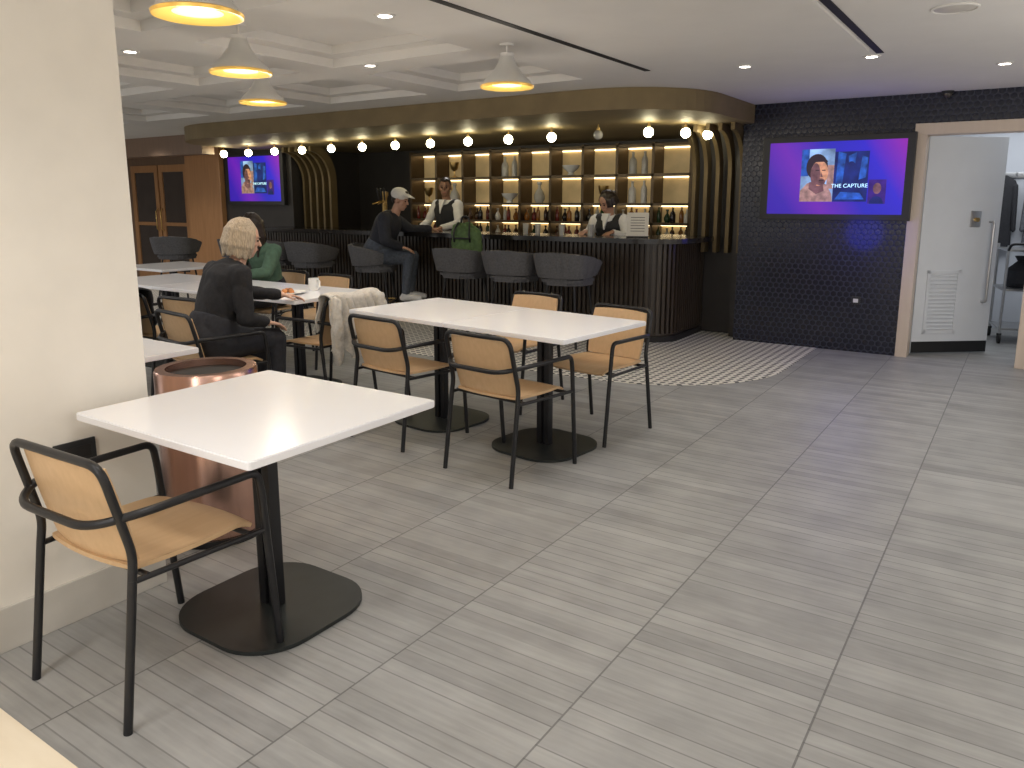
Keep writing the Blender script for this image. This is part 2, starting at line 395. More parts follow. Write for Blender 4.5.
# corridor behind the door
bm = B(); box2(bm, (-1.3, 10.4, 0), (1.2, 10.5, ZC)); struct('wall_corridor_back', bm, M['corr'])
struct('wall_corridor_left', bx((-1.4, 8.1, 0), (-1.3, 10.4, ZC)), M['corr'])
struct('wall_corridor_right', bx((.75, 8.1, 0), (.85, 10.4, ZC)), M['corr'])
# door leaf ajar, hinge on the left
d1 = bpy.data.objects.new('door_1', None); C.objects.link(d1); d1.location = (-.845, 8.125, 0); d1.rotation_euler = (0, 0, R(39)); d1['kind'] = 'structure'
lf = obj('door_leaf', bx((0, 0, .01), (.77, .045, 2.02), .003), M['doorw'], d1, False)
bm = B(); box2(bm, (.005, -.004, .012), (.765, 0, .12)); obj('kick_plate', bm, M['plastic'], lf, False)
bm = B(); box2(bm, (.1, -.012, .2), (.13, 0, .80)); box2(bm, (.40, -.012, .2), (.43, 0, .80)); box2(bm, (.1, -.012, .2), (.43, 0, .23)); box2(bm, (.1, -.012, .77), (.43, 0, .80))
for k in range(15): box(bm, (.265, -.006, .245+k*.036), (.28, .022, .004), Matrix.Rotation(R(35), 3, 'X'))
obj('louvre_vent', bm, M['doorw'], lf, False)
bm = B(); tube(bm, fillet([(.67, 0, .50), (.67, -.06, .50), (.67, -.06, 1.25), (.67, 0, 1.25)], .03), .012); obj('pull_handle', bm, M['steel'], lf)
bm = B(); box2(bm, (.47, -.012, 1.2), (.57, 0, 1.35), .004); obj('lock_plate', bm, M['steel'], lf)
bm = B(); cyl(bm, (.52, -.012, 1.27), (.52, -.04, 1.27), .02); obj('thumb_turn', bm, M['brass'], lf)
# ceiling slots and panel
for k, (x, y0, y1) in enumerate(((-2.45, 2.6, 5.46), (-.92, 3.4, 5.64))):
    bm = B(); box2(bm, (x-.022, y0, ZC-.004), (x+.022, y1, ZC+.01)); struct('trim_%d' % (4+k), bm, M['dark'])
bm = B(); box2(bm, (-1.98, 2.0, ZC-.012), (-.96, 5.5, ZC+.01), .003); struct('trim_6', bm, M['ceiling'])

# ================================================================== TABLES
def table(cx, cy, rz, w, d, label, group=None):
    t = thing('cafe_table', label, 'table', (cx, cy, 0), rz, group)
    bm = B(); prism(bm, rrect(w, d, .012, 3), .724, .75, .003); obj('tabletop', bm, M['white'], t)
    for s in (-1, 1):
        bm = B(); box(bm, (s*.026, 0, .365), (.036, .045, .70), None, .004); obj('pole', bm, M['black'], t)
    bm = B(); prism(bm, rrect(.56, .56, .19, 10), .002, .016, .004); obj('base_plate', bm, M['base'], t)
    bm = B(); box(bm, (0, 0, .715), (.40, .06, .016)); box(bm, (0, 0, .714), (.06, .40, .015)); obj('top_bracket', bm, M['black'], t, False)
    return t
RT = R(-6.6)
table(-2.15, 1.66, 0, .9, .8, 'nearest white square cafe table beside the cream pillar')
table(-2.30, 3.80, RT, .87, .82, 'white table forming the right half of the joined pair in mid room')
table(-3.166, 3.90, RT, .87, .82, 'white table forming the left half of the joined pair in mid room')
table(-3.72, 1.80, 0, .88, .8, 'white table mostly hidden behind the cream pillar and copper bin')
table(-4.69, 4.02, 0, .87, .8, 'white table with plates in front of the seated blonde woman')
table(-5.56, 4.02, 0, .87, .8, 'white table behind the blonde woman, joined to the one with plates')
table(-6.43, 4.02, 0, .87, .8, 'white table beside the woman in green top, end of its row')
table(-7.75, 4.95, 0, .87, .8, 'farthest white table at the left near the wood column')
# ================================================================== ARMCHAIR
def make_chair(label):
    t = thing('armchair', label, 'chair')
    def fs(u, v):
        U, W = 2*u-1, 2*v-1
        return (.227*U*math.sqrt(1-.18*W*W), .222*W*math.sqrt(1-.18*U*U)+.008, .450-.012*(1-U*U)*(1-W*W)-.05*max(0, W-.6)**2/.16*.5)
    bm = B(); sheet(bm, fs, 18, 18, .013); obj('seat', bm, M['oak'], t)
    def fb(u, v):
        U, W = 2*u-1, 2*v-1
        return (.211*U*math.sqrt(1-.10*W*W), -.232-.034*W+.024*U*U, .606+.150*W*math.sqrt(1-.10*U*U))
    bm = B(); sheet(bm, fb, 18, 10, .012); obj('backrest', bm, M['oak'], t)
    r = .0125
    for s in (-1, 1):
        bm = B(); tube(bm, [(s*.238, -.272, 0), (s*.233, -.215, .43)], r); obj('leg', bm, M['black'], t)
        bm = B(); tube(bm, [(s*.262, .25, 0), (s*.268, .205, .55)], r); obj('leg', bm, M['black'], t)
    bm = B(); tube(bm, fillet([(-.233, -.215, .43), (-.230, -.205, .50), (-.224, -.268, .768), (.224, -.268, .768), (.230, -.205, .50), (.233, -.215, .43)], .055), r); obj('back_frame', bm, M['black'], t)
    bm = B(); tube(bm, fillet([(-.268, .205, .55), (-.268, .195, .622), (-.262, -.19, .622), (-.17, -.292, .596), (.17, -.292, .596), (.262, -.19, .622), (.268, .195, .622), (.268, .205, .55)], .075), r); obj('arm_rail', bm, M['black'], t)
    bm = B()
    for s in (-1, 1): tube(bm, [(s*.267, .213, .425), (s*.232, -.216, .425)], .009)
    tube(bm, [(-.26, .16, .428), (.26, .16, .428)], .009); tube(bm, [(-.24, -.17, .428), (.24, -.17, .428)], .009)
    obj('seat_frame', bm, M['black'], t)
    return t
ch = make_chair('oak and black tube armchair tucked at the nearest white table by the pillar'); ch.location = (-2.18, 1.25, 0); ch.rotation_euler = (0, 0, R(2)); ch['group'] = 'oak armchairs'
def chair(x, y, rz, label): return dup(ch, (x, y, 0), rz, label, 'oak armchairs')
chair(-2.28, 3.40, RT, 'oak armchair with back to camera at right half of the joined white tables')
chair(-3.13, 3.53, RT, 'oak armchair with back to camera at left half of the joined white tables')
chair(-2.20, 4.26, R(170), 'oak armchair at the far right corner of the joined tables beside mosaic floor')
chair(-3.02, 4.56, PI+RT, 'oak armchair behind the joined tables, only its back top showing')
pc = chair(-4.30, 3.00, R(-8), 'oak armchair that the blonde woman in black sits on')
chair(-4.96, 3.44, R(4), 'empty oak armchair to the left of the seated blonde woman')
jc = chair(-5.56, 3.42, R(0), 'oak armchair with a black jacket hung over its back')
cc = chair(-4.24, 3.88, R(90), 'oak armchair with a cream coat draped over its back')
chair(-5.30, 4.74, PI, 'empty oak armchair on the far side, right of the woman in green')
chair(-5.95, 4.80, PI, 'oak armchair that the woman in the green top sits on')
# ================================================================== BIN
t = thing('litter_bin', 'tall copper cylinder litter bin between pillar and nearest table', 'bin', (-2.90, 1.97, 0))
bm = B(); lathe(bm, [(0, .01), (.205, .01), (.21, .02), (.21, .735), (.205, .745), (.165, .745), (.165, .70), (0, .70)], n=48); obj('body', bm, M['copper'], t)
bm = B(); lathe(bm, [(.215, 0), (.215, .03), (.19, .03), (.19, 0)], n=48); obj('base_ring', bm, M['black'], t)
bm = B(); lathe(bm, [(0, .702), (.163, .702), (.163, .715), (0, .715)], n=40); obj('opening', bm, M['dark'], t)
# ================================================================== BAR
Y0 = 7.1
def barpath(d):
    o = [(-9.2, Y0+d)]
    for k in range(13):
        a = R(-90+90*k/12); o.append((-3.3+(.5-d)*math.cos(a), Y0+.5+(.5-d)*math.sin(a)))
    o.append((-2.8-d, 8.25)); return o
t = thing('bar_counter', 'long dark bar counter with slatted front and rounded right end', 'bar')
bm = B(); prism(bm, barpath(0)+[(-3.42, 8.25), (-3.42, Y0+.62), (-9.2, Y0+.62)], 1.02, 1.07, .006); obj('countertop', bm, M['bartop'], t, False)
bm = B(); prism(bm, barpath(.2)+[(-3.3, 8.25), (-3.3, Y0+.5), (-9.2, Y0+.5)], 0, 1.02); obj('body', bm, M['barwood'], t, False)
bm = B(); pth = [V((x, y, 0)) for x, y in barpath(.185)]
acc = 0
for a, b in zip(pth, pth[1:]):
    L = (b-a).length; d = (b-a).normalized(); s = (.055-acc % .055) if acc else 0
    while s < L:
        p = a+d*s; box(bm, (p.x, p.y, .55), (.03, .03, .92), Matrix.Rotation(math.atan2(d.y, d.x), 3, 'Z')); s += .055
    acc += L
obj('slat_front', bm, M['barwood'], t, False)
bm = B(); prism(bm, barpath(.16)+[(-3.3, 8.25), (-3.3, Y0+.5), (-9.2, Y0+.5)], .0, .06); obj('plinth', bm, M['dark'], t, False)
# ribs
def rib(x, label, group):
    path = [V((0, 8.14, .9)), V((0, 8.14, 1.72))]
    for k in range(1, 11):
        a = R(90*k/10); path.append(V((0, 8.14-.42*(1-math.cos(a)), 1.72+.47*math.sin(a))))
    L = []; Rr = []
    for i, p in enumerate(path):
        tg = (path[min(i+1, len(path)-1)]-path[max(i-1, 0)]).normalized(); n = V((0, -tg.z, tg.y)); L.append(p+n*.06); Rr.append(p-n*.06)
    poly = L+Rr[::-1]
    bm = B(); a = [bm.verts.new(p+V((-.02, 0, 0))) for p in poly]; b = [bm.verts.new(p+V((.02, 0, 0))) for p in poly]
    bridge(bm, a, b); bm.faces.new(a); bm.faces.new(b)
    o = obj('bronze_rib', bm, M['ribm'], None, False); o.location = (x, 0, 0); tag(o, label, 'rib', group)
for k in range(5): rib(-3.05+.128*k, 'bronze curved upright rib beside right end of bar, %s from the shelves' % ORD[k], 'bronze ribs at the right bar end')
for k in range(5): rib(-9.15+.14*k, 'bronze curved upright rib at the left bar end, %s from the left screen' % ORD[k], 'bronze ribs at the left bar end')
# shelves behind the bar
SX0, SX1, NB_ = -7.85, -3.45, 9
bw = (SX1-SX0)/NB_; ZL = [.95, 1.16, 1.40, 1.76, 2.12]
t = thing('shelf_unit', 'warm lit display shelving with nine bays behind the bar', 'shelves', (0, 0, 0))
bm = B()
for k in range(NB_+1): box2(bm, (SX0+k*bw-.018, 9.02, .95), (SX0+k*bw+.018, 9.32, 2.15))
obj('upright_dividers', bm, M['bronze'], t, False)
for z in ZL:
    bm = B(); box2(bm, (SX0, 9.02, z-.018), (SX1, 9.32, z+.012)); obj('shelf', bm, M['bronze'], t, False)
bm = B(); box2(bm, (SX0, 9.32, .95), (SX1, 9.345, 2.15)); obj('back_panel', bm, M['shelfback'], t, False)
for k in range(NB_):
    for r_ in (2, 3):
        bm = B(); box2(bm, (SX0+k*bw+.03, 9.29, ZL[r_+1]-.034), (SX0+(k+1)*bw-.03, 9.31, ZL[r_+1]-.019)); obj('led_strip', bm, M['led'], t, False)
for r_ in (0, 1):
    bm = B(); box2(bm, (SX0+.03, 9.29, ZL[r_+1]-.034), (SX1-.03, 9.31, ZL[r_+1]-.019)); obj('led_strip', bm, M['led'], t, False)
t = thing('back_bar_cabinet', 'dark low cabinet under the lit shelves behind the bar', 'cabinet')
bm = B(); box2(bm, (SX0, 8.9, 0), (SX1, 9.34, .90)); obj('body', bm, M['barwood'], t, False)
bm = B(); box2(bm, (SX0, 8.88, .90), (SX1, 9.34, .931), .004); obj('worktop', bm, M['bartop'], t, False)
# bottles
PROF = [[(0, 0), (.034, 0), (.037, .01), (.037, .11), (.03, .135), (.013, .155), (.012, .19), (.014, .192), (.014, .20), (0, .20)],
        [(0, 0), (.04, 0), (.042, .01), (.042, .08), (.034, .11), (.014, .125), (.013, .165), (.016, .167), (.016, .18), (0, .18)],
        [(0, 0), (.028, 0), (.03, .008), (.03, .12), (.022, .15), (.012, .165), (.011, .195), (.013, .196), (.013, .205), (0, .205)],
        [(0, 0), (.03, 0), (.045, .03), (.047, .06), (.03, .1), (.014, .12), (.013, .15), (.02, .155), (.02, .175), (0, .175)]]
BCOL = [('amber', (.26, .10, .02)), ('dark green', (.02, .05, .02)), ('clear', (.55, .53, .48)), ('dark brown', (.05, .022, .012)), ('dark red', (.14, .02, .015)), ('black', (.015, .012, .012))]
BM = {}
for n_, c_ in BCOL:
    m = pmat(n_.replace(' ', '_')+'_bottle_glass', c_, .12, 0, .1, 20)
    for k, pr in enumerate(PROF):
        bm = B(); lathe(bm, pr, n=12)
        o = obj('bottle', bm, m); BM[(n_, k)] = o.data; bpy.data.objects.remove(o)
def bottle(x, y, z, n_, k, sc, label, group):
    o = bpy.data.objects.new('bottle', BM[(n_, k)]); C.objects.link(o); o.location = (x, y, z); o.scale = (sc, sc, sc); tag(o, label, 'bottle', group)
rb = random.Random(3)
for r_, rn in ((0, 'lower'), (1, 'upper')):
    for b_ in range(NB_):
        for q in range(5):
            n_, _ = rb.choice(BCOL); k = rb.randrange(4)
            bottle(SX0+b_*bw+.06+q*.092, 9.12+.05*(q % 2), ZL[r_]+.0125, n_, k, .93 if r_ else .82, '%s bottle, %s from left in the %s bottle row of the %s shelf bay' % (n_, ORD[q], rn, ORD[b_]), 'bottles in the %s bottle row' % rn)
goblet = [(0, 0), (.06, 0), (.06, .01), (.012, .03), (.012, .09), (.05, .12), (.065, .18), (.07, .22), (.064, .22), (.045, .13), (0, .125)]
bm = B(); lathe(bm, goblet, n=16); o = obj('goblet', bm, M['brass']); GM = o.data; bpy.data.objects.remove(o)
bowl = [(0, 0), (.05, 0), (.05, .01), (.03, .03), (.1, .09), (.12, .13), (.115, .13), (.09, .09), (0, .05)]
bm = B(); lathe(bm, bowl, n=20); o = obj('bowl', bm, M['china']); WM = o.data; bpy.data.objects.remove(o)
for r_, rn, plan in ((2, 'middle', ['goblet', 'one', '', 'bowl', 'one', '', 'goblet', 'pair', '']), (3, 'top', ['', 'goblet', '', 'pair', '', 'bowl', '', 'pair', ''])):
    for b_ in range(NB_):
        x = SX0+(b_+.5)*bw; z = ZL[r_]+.0125
        kind = plan[b_]
        if kind == 'pair':
            for q in (-1, 1):
                bottle(x+q*.08, 9.15, z, 'clear', 0 if q < 0 else 2, 1.35, 'clear decanter bottle on %s of the %s shelf bay in the %s display row' % ('left' if q < 0 else 'right', ORD[b_], rn), 'display bottles on the shelves')
        elif kind == 'one':
            bottle(x, 9.15, z, 'clear', 3, 1.6, 'large clear decanter alone in the %s bay of the %s display row' % (ORD[b_], rn), 'display bottles on the shelves')
        elif kind:
            o = bpy.data.objects.new('goblet' if kind == 'goblet' else 'bowl', GM if kind == 'goblet' else WM); C.objects.link(o); o.location = (x, 9.15, z)
            tag(o, ('brass goblet' if kind == 'goblet' else 'white footed bowl')+' alone in the %s bay of the %s display row' % (ORD[b_], rn), 'ornament', 'ornaments on the shelves')
# globe bulbs above the bar
bpos = [(-3.2-.55*k, 7.2) for k in range(13)][::-1]+[(-2.93, 7.48), (-2.82, 7.8)]
t0 = None
for k, (x, y) in enumerate(bpos):
    lab = 'small lit globe bulb above the bar, %s from the left' % ORD[k]
    if t0 is None:
        t0 = thing('globe_pendant', lab, 'light', (x, y, 0), 0, 'globe bulbs above the bar')
        bm = B(); cyl(bm, (0, 0, 2.155), (0, 0, 2.2), .006); cyl(bm, (0, 0, 2.14), (0, 0, 2.17), .016); obj('socket', bm, M['brass'], t0)
        bm = B(); ell(bm, (0, 0, 2.10), (.048,)*3, None, 3); obj('bulb', bm, M['bulb'], t0)
    else:
        c = dup(t0, (x, y, 0), 0, lab, 'globe bulbs above the bar')
        if k == 11:
            c['label'] = 'unlit globe bulb above the bar near its right end'
            for g in c.children:
                if g.name.startswith('bulb'):
                    g.data = g.data.copy(); g.data.materials.clear(); g.data.materials.append(M['deadbulb'])
# bar stools
def make_stool(label):
    t = thing('bar_stool', label, 'stool')
    bm = B(); prism(bm, rrect(.46, .44, .12, 6), .62, .71, .03); obj('seat', bm, M['fabric'], t)
    def f(u, v):
        a = R(-90)+(2*u-1)*R(124); w_ = abs(2*u-1); top = .945-.10*w_**2; bot = .70+.03*w_**3
        c_, s_ = math.cos(a), math.sin(a); sq = (abs(c_)**4+abs(s_)**4)**-.25
        z = bot+(top-bot)*v; r = (.225+.04*v)*sq+.007*abs(math.sin(u*PI*9))*(1-(2*v-1)**4)
        return (r*1.08*c_, r*s_, z)
    bm = B(); sheet(bm, f, 72, 10, .05); bmesh.ops.bevel(bm, geom=[e for e in bm.edges if e.calc_face_angle(0) > 1.2], offset=.016, segments=3, affect='EDGES'); obj('back_shell', bm, M['fabric'], t, True, 60)
    for sx in (-1, 1):
        for sy in (-1, 1):
            bm = B(); tube(bm, [(sx*.22, sy*.21, 0), (sx*.15, sy*.14, .63)], .013); obj('leg', bm, M['black'], t)
    bm = B(); tube(bm, fillet([(0, .19, .27), (.19, .19, .27), (.19, -.18, .27), (-.19, -.18, .27), (-.19, .19, .27), (0, .19, .27)], .03), .009); obj('foot_rail', bm, M['brass'], t)
    return t
MANX = -6.44
sl = [(-3.82, 0, 'charcoal tub bar stool nearest the rounded right end of the bar'), (-4.46, R(3), 'charcoal tub bar stool, second from the right end of the bar'), (-5.12, R(-3), 'charcoal tub bar stool holding the green backpack'),
      (MANX, R(-62), 'charcoal tub bar stool that the man in the cap sits on'), (-7.52, 0, 'charcoal tub bar stool just left of the man in the cap'), (-8.18, R(3), 'charcoal tub bar stool near the left bronze ribs'), (-8.86, 0, 'charcoal tub bar stool at the left end of the bar')]
s0 = None
for x, rz, lab in sl:
    if s0 is None: s0 = make_stool(lab); s0.location = (x, 6.74, 0); s0.rotation_euler = (0, 0, rz); s0['group'] = 'charcoal bar stools'
    else: dup(s0, (x, 6.74, 0), rz, lab, 'charcoal bar stools')
dup(s0, (-10.2, 6.6, 0), R(30), 'charcoal tub stool standing apart before the wood column', 'charcoal bar stools')
# things on the bar
def menu(x, y, rz, label, w=.22, h=.24):
    t = thing('menu_stand', label, 'menu', (x, y, 1.07), rz)
    bm = B(); box(bm, (0, 0, .008), (w, .08, .014), None, .003); obj('base', bm, M['black'], t)
    rx = Matrix.Rotation(R(-10), 3, 'X'); c0 = V((0, .012, .014+h/2))
    bm = B(); box(bm, c0, (w, .006, h), rx); sh = obj('sheet', bm, M['paper'], t, False)
    bm = B()
    for k in range(6): box(bm, c0+rx @ V((0, -.0035, -.07+k*.028)), (w*.65, .001, .006), rx)
    obj('printed_lines', bm, M['ink'], sh, False)
menu(-3.36, 7.36, R(20), 'upright paper menu on the bar near its rounded end')
menu(-6.78, 7.40, R(10), 'upright paper menu on the bar in front of the man in the cap')
t = thing('beer_tap', 'brass beer tap tower on the bar beyond the man in the cap', 'beer tap', (-6.98, 7.5, 1.07))
bm = B(); lathe(bm, [(0, 0), (.07, 0), (.07, .02), (.035, .04), (.032, .40), (.05, .44), (.05, .48), (0, .50)]); obj('column', bm, M['brass'], t)
for s in (-1, 0, 1):
    bm = B(); rcone(bm, (s*.05, -.03, .36), .01, (s*.09, -.12, .33), .008); obj('spout', bm, M['brass'], t)
    bm = B(); rcone(bm, (s*.05, -.05, .38), .008, (s*.06, -.07, .52), .014); obj('tap_handle', bm, M['black'], t)
gl = [(0, 0), (.028, 0), (.034, .12), (.031, .12), (.026, .008), (0, .008)]
bm = B(); lathe(bm, gl, n=16); o = obj('glass', bm, M['clear']); GL = o.data; bpy.data.objects.remove(o)
for k, x in enumerate((-4.75, -4.62, -4.28, -3.95)):
    o = bpy.data.objects.new('glass', GL); C.objects.link(o); o.location = (x, 7.4+.05*(k % 2), 1.07); tag(o, 'small clear tumbler on the bar, %s from the left' % ORD[k], 'glass', 'tumblers on the bar')
# green backpack on a stool
t = thing('backpack', 'green backpack sitting on the bar stool right of the man in the cap', 'bag', (-5.12, 6.77, .711), R(8)); t.scale = (1.15, 1.0, 1.16)
bm = B(); loft(bm, [((0, 0, .0), .13, .07), ((0, 0, .02), .15, .09), ((.01, 0, .20), .165, .10), ((.0, .01, .34), .16, .085), ((-.02, .02, .40), .13, .06), ((-.03, .02, .435), .07, .03)]); voxel('body', bm, M['green'], t, .01, 2, .016, 11)
bm = B(); loft(bm, [((0, -.09, .06), .10, .03), ((0, -.10, .08), .11, .035), ((0, -.10, .20), .11, .03), ((0, -.085, .23), .08, .015)]); voxel('pocket', bm, M['green'], t, .008, 2, .008, 16)
bm = B(); tube(bm, fillet([(-.06, .02, .42), (-.05, .02, .485), (.02, .02, .485), (.03, .02, .42)], .03), .010); obj('handle', bm, M['black'], t)
for s in (-1, 1):
    bm = B(); tube(bm, fillet([(s*.07, .07, .38), (s*.09, .15, .30), (s*.1, .13, .10), (s*.12, .07, .04)], .06), .014); obj('strap', bm, M['black'], t)
bm = B()
for s in (-1, 1): tube(bm, fillet([(s*.085, -.085, .25), (s*.085, -.105, .30), (s*.08, -.088, .37), (s*.06, -.04, .425)], .04), .009)
tube(bm, [(-.085, -.10, .285), (.085, -.10, .285)], .009); obj('front_strap', bm, M['black'], t)
# ================================================================== SCREENS
face_mats = [glow_mat('picture_sky', (.22, .36, .52), .9, .6, 5), glow_mat('picture_skin', (.50, .24, .12), .85, .45, 16), glow_mat('picture_hair', (.03, .018, .02), .4), glow_mat('picture_jacket', (.34, .20, .15), .7, .5, 14),
             glow_mat('picture_navy', (.004, .012, .085), 1.0, .5, 8), glow_mat('picture_cyan', (.012, .065, .26), 1.0, .7, 12), glow_mat('picture_dim', (.03, .008, .12), .9, .4, 9), glow_mat('picture_shade', (.16, .075, .07), .7, .45, 16)]
ctext = glow_mat('screen_text', (.55, .9, 1), 1.0)
def flat(name, shapes, parent, y):
    bm = B()
    for i, (poly, mi) in enumerate(shapes):
        vs = [bm.verts.new((x, y-.0006*i, z)) for x, z in poly]; f = bm.faces.new(vs); f.material_index = mi
    me = bpy.data.meshes.new(name); bm.to_mesh(me); bm.free()
    for m in face_mats: me.materials.append(m)
    o = bpy.data.objects.new(name, me); C.objects.link(o); o.parent = parent; return o
def oval(cx, cz, rx, rz, n=20, a0=0, a1=360): return [(cx+rx*math.cos(R(a0+(a1-a0)*k/n)), cz+rz*math.sin(R(a0+(a1-a0)*k/n))) for k in range(n+(0 if a1-a0 == 360 else 1))]
def rect(a, b, c, d): return [(a, c), (b, c), (b, d), (a, d)]
def tv(x, z, label, e1, e2):
    t = thing('wall_screen', label, 'television', (x, 7.945, z))
    bm = B(); box2(bm, (-.675, -.07, -.395), (.675, 0, .395), .006); obj('casing', bm, M['plastic'], t, False)
    bm = B(); box2(bm, (-.605, -.0715, -.338), (.605, -.07, .338)); sc = obj('screen', bm, M['screen'], t, False)
    flat('portrait_picture', [(rect(-.30, .0, -.22, .27), 0), (rect(-.30, -.23, .02, .27), 5), (rect(-.06, 0, -.1, .12), 3), ([(-.30, -.22), (-.30, -.12), (-.24, -.05), (-.16, -.02), (-.06, -.06), (-.01, -.15), (0, -.22)], 3), ([(-.22, -.04), (-.10, -.01), (-.08, -.12), (-.15, -.15), (-.22, -.10)], 7),
        (oval(-.155, .105, .098, .120, 24), 2), (oval(-.130, .045, .080, .118, 24), 1), (oval(-.165, .035, .045, .105, 16), 7), (oval(-.14, .150, .082, .030, 16, 0, 180), 2), (oval(-.115, -.035, .043, .034, 16), 7), (rect(-.165, -.13, .068, .077), 2), (rect(-.108, -.075, .068, .077), 2), ([(-.115, .06), (-.095, .01), (-.118, .008)], 7), (rect(-.13, -.085, -.026, -.018), 2)], sc, -.073)
    flat('poster_picture', [(rect(.0, .30, -.22, .24), 4), ([(.02, -.05), (.08, -.05), (.10, .22), (.03, .24)], 5), ([(.14, .0), (.17, -.01), (.19, .23), (.12, .20)], 5), ([(.22, -.02), (.28, 0), (.29, .18), (.24, .20)], 5), (oval(.15, .06, .05, .09), 4), ([(.08, -.05), (.22, -.05), (.19, .03), (.11, .03)], 4), ([(.02, -.2), (.28, -.2), (.24, -.14), (.07, -.13)], 5)], sc, -.073)
    flat('dim_picture', [(rect(.31, .46, -.24, -.02), 6), (oval(.385, -.1, .035, .05), 7), (oval(.385, -.24, .06, .07, 20, 0, 180), 4)], sc, -.073)
    text_mesh('title_text', 'THE CAPTURE', .050, ctext, sc, (.145, -.080, -.09))
    if e1:
        l = bpy.data.lights.new('screen_light', 'AREA'); l.shape = 'RECTANGLE'; l.size = 1.2; l.size_y = .68; l.energy = e1; l.color = (.08, .08, 1)
        o = bpy.data.objects.new('screen_light', l); C.objects.link(o); o.location = (x, 7.80, z-.02); o.rotation_euler = (PI/2, 0, 0)
    if e2:
        l = bpy.data.lights.new('added_screen_halo', 'POINT'); l.energy = e2; l.color = (.01, .03, 1); l.shadow_soft_size = .2  # added lamp imitating the blue bloom on the wall around the screen
        o = bpy.data.objects.new('added_screen_halo', l); C.objects.link(o); o.location = (x+.25, 7.68, z-.52)
    return t
tv(-1.60, 1.655, 'large wall screen with purple and blue picture on the navy tiled wall', .8, 5)
tv(-10.03, 1.77, 'far left wall screen with purple and blue picture beyond the bar', 0, 0)
# ================================================================== CEILING FIXTURES AND ADDED FILL LIGHTS
def pendant(px, py, label):
    p = at(px, py, 2.13); zc = ceil_z(p.x, p.y)
    t = thing('dome_pendant', label, 'light', (p.x, p.y, 0), 0, 'gold rimmed dome pendants')
    bm = B(); lathe(bm, [(.163, 2.124), (.166, 2.136), (.152, 2.142), (.10, 2.146), (.085, 2.144), (.10, 2.138), (.140, 2.132), (.154, 2.124), (.163, 2.124)], n=40); obj('gold_rim', bm, M['rim'], t)
    bm = B(); lathe(bm, [(.152, 2.143), (.142, 2.165), (.10, 2.205), (.06, 2.26), (.04, 2.31), (.037, 2.31), (.057, 2.258), (.097, 2.203), (.138, 2.163), (.148, 2.143), (.152, 2.143)], n=36); obj('shade', bm, M['pglass'], t)
    bm = B(); lathe(bm, [(0, 2.138), (.092, 2.138), (.092, 2.143), (0, 2.143)], n=36); obj('lit_disc', bm, M['pglow'], t)
    bm = B(); cyl(bm, (0, 0, 2.145), (0, 0, zc), .006); cyl(bm, (0, 0, 2.305), (0, 0, 2.325), .042); cyl(bm, (0, 0, zc-.012), (0, 0, zc), .045); obj('stem', bm, M['ceiling'], t)
    l = bpy.data.lights.new('pendant_light', 'POINT'); l.energy = 7; l.color = (1, .88, .72); l.shadow_soft_size = .08
    o = bpy.data.objects.new('pendant_light', l); C.objects.link(o); o.location = (p.x, p.y, 2.04)
pendant(198, 15, 'gold rimmed dome pendant nearest the camera at top left')
pendant(241, 73, 'gold rimmed dome pendant, middle one of the left row of three')
pendant(263, 103, 'gold rimmed dome pendant, farthest of the left row of three')
pendant(507, 87, 'gold rimmed dome pendant alone over the joined tables')
def spot(x, y, z, e, size=140, col=(1, .96, .915)):
    l = bpy.data.lights.new('downlight_and_fill_spot', 'SPOT'); l.energy = e*.94; l.spot_size = R(size); l.spot_blend = .9; l.color = col; l.shadow_soft_size = .14
    o = bpy.data.objects.new('downlight_and_fill_spot', l); C.objects.link(o); o.location = (x, y, z-.03)
dl0 = None
dls = [(385, 15, 'over the joined tables, nearer one'), (370, 65, 'over the joined tables, farther one'), (635, 8, 'above the grey floor beside the long slot'), (745, 66, 'between the two ceiling slots near the bar'), (872, 56, 'before the wall screen'), (1005, 63, 'nearest the open door'), (130, 51, 'at far left beside the pillar top')]
for px, py, lab in dls:
    p = at(px, py, ZC)
    if ceil_z(p.x, p.y) > ZC:       # sit it on the flat of the nearest coffer beam
        p.y = CY0+round((p.y-CY0-BW/2)/py_)*py_+BW/2
    zc = ZC
    lab = 'small round recessed downlight '+lab
    if dl0 is None:
        dl0 = thing('downlight', lab, 'light', (p.x, p.y, zc), 0, 'recessed downlights')
        bm = B(); lathe(bm, [(.055, 0), (.055, -.006), (.038, -.008), (.036, -.002), (.036, 0)], n=24); obj('trim_ring', bm, M['ceiling'], dl0)
        bm = B(); lathe(bm, [(0, -.004), (.036, -.004), (.036, -.001), (0, -.001)], n=24); obj('lens', bm, M['lens'], dl0)
    else: dup(dl0, (p.x, p.y, zc), 0, lab, 'recessed downlights')
    spot(p.x, p.y, zc, 34)
for x, y, e in ((-1.5, 1.2, 42), (.4, .6, 36), (.5, 3.0, 32), (-1.2, -1.0, 45), (-4.0, 1.5, 30), (-5.5, 2.6, 30), (-7.5, 3.2, 40), (-9.5, 4.5, 45), (-1.6, 3.4, 30), (-12, 5.8, 70), (-11, 6.6, 60), (-14, 6.5, 60), (-4.6, 4.9, 26), (-6.3, 5.3, 26), (-6.5, 8.4, 16), (-4.2, 8.4, 16), (-2.0, .1, 50)):  # some unseen downlights; others added without fixtures to brighten cream floor and left back
    spot(x, y, min(ZC, 2.19) if y > 7.2 else ZC, e)
def soft(x, y, z, e, r=.5, col=(1, .97, .935)):  # added point lights without fixtures, lifting the ceiling and pillar
    l = bpy.data.lights.new('added_fill_light', 'POINT'); l.energy = e*.70; l.color = col; l.shadow_soft_size = r
    o = bpy.data.objects.new('added_fill_light', l); C.objects.link(o); o.location = (x, y, z)
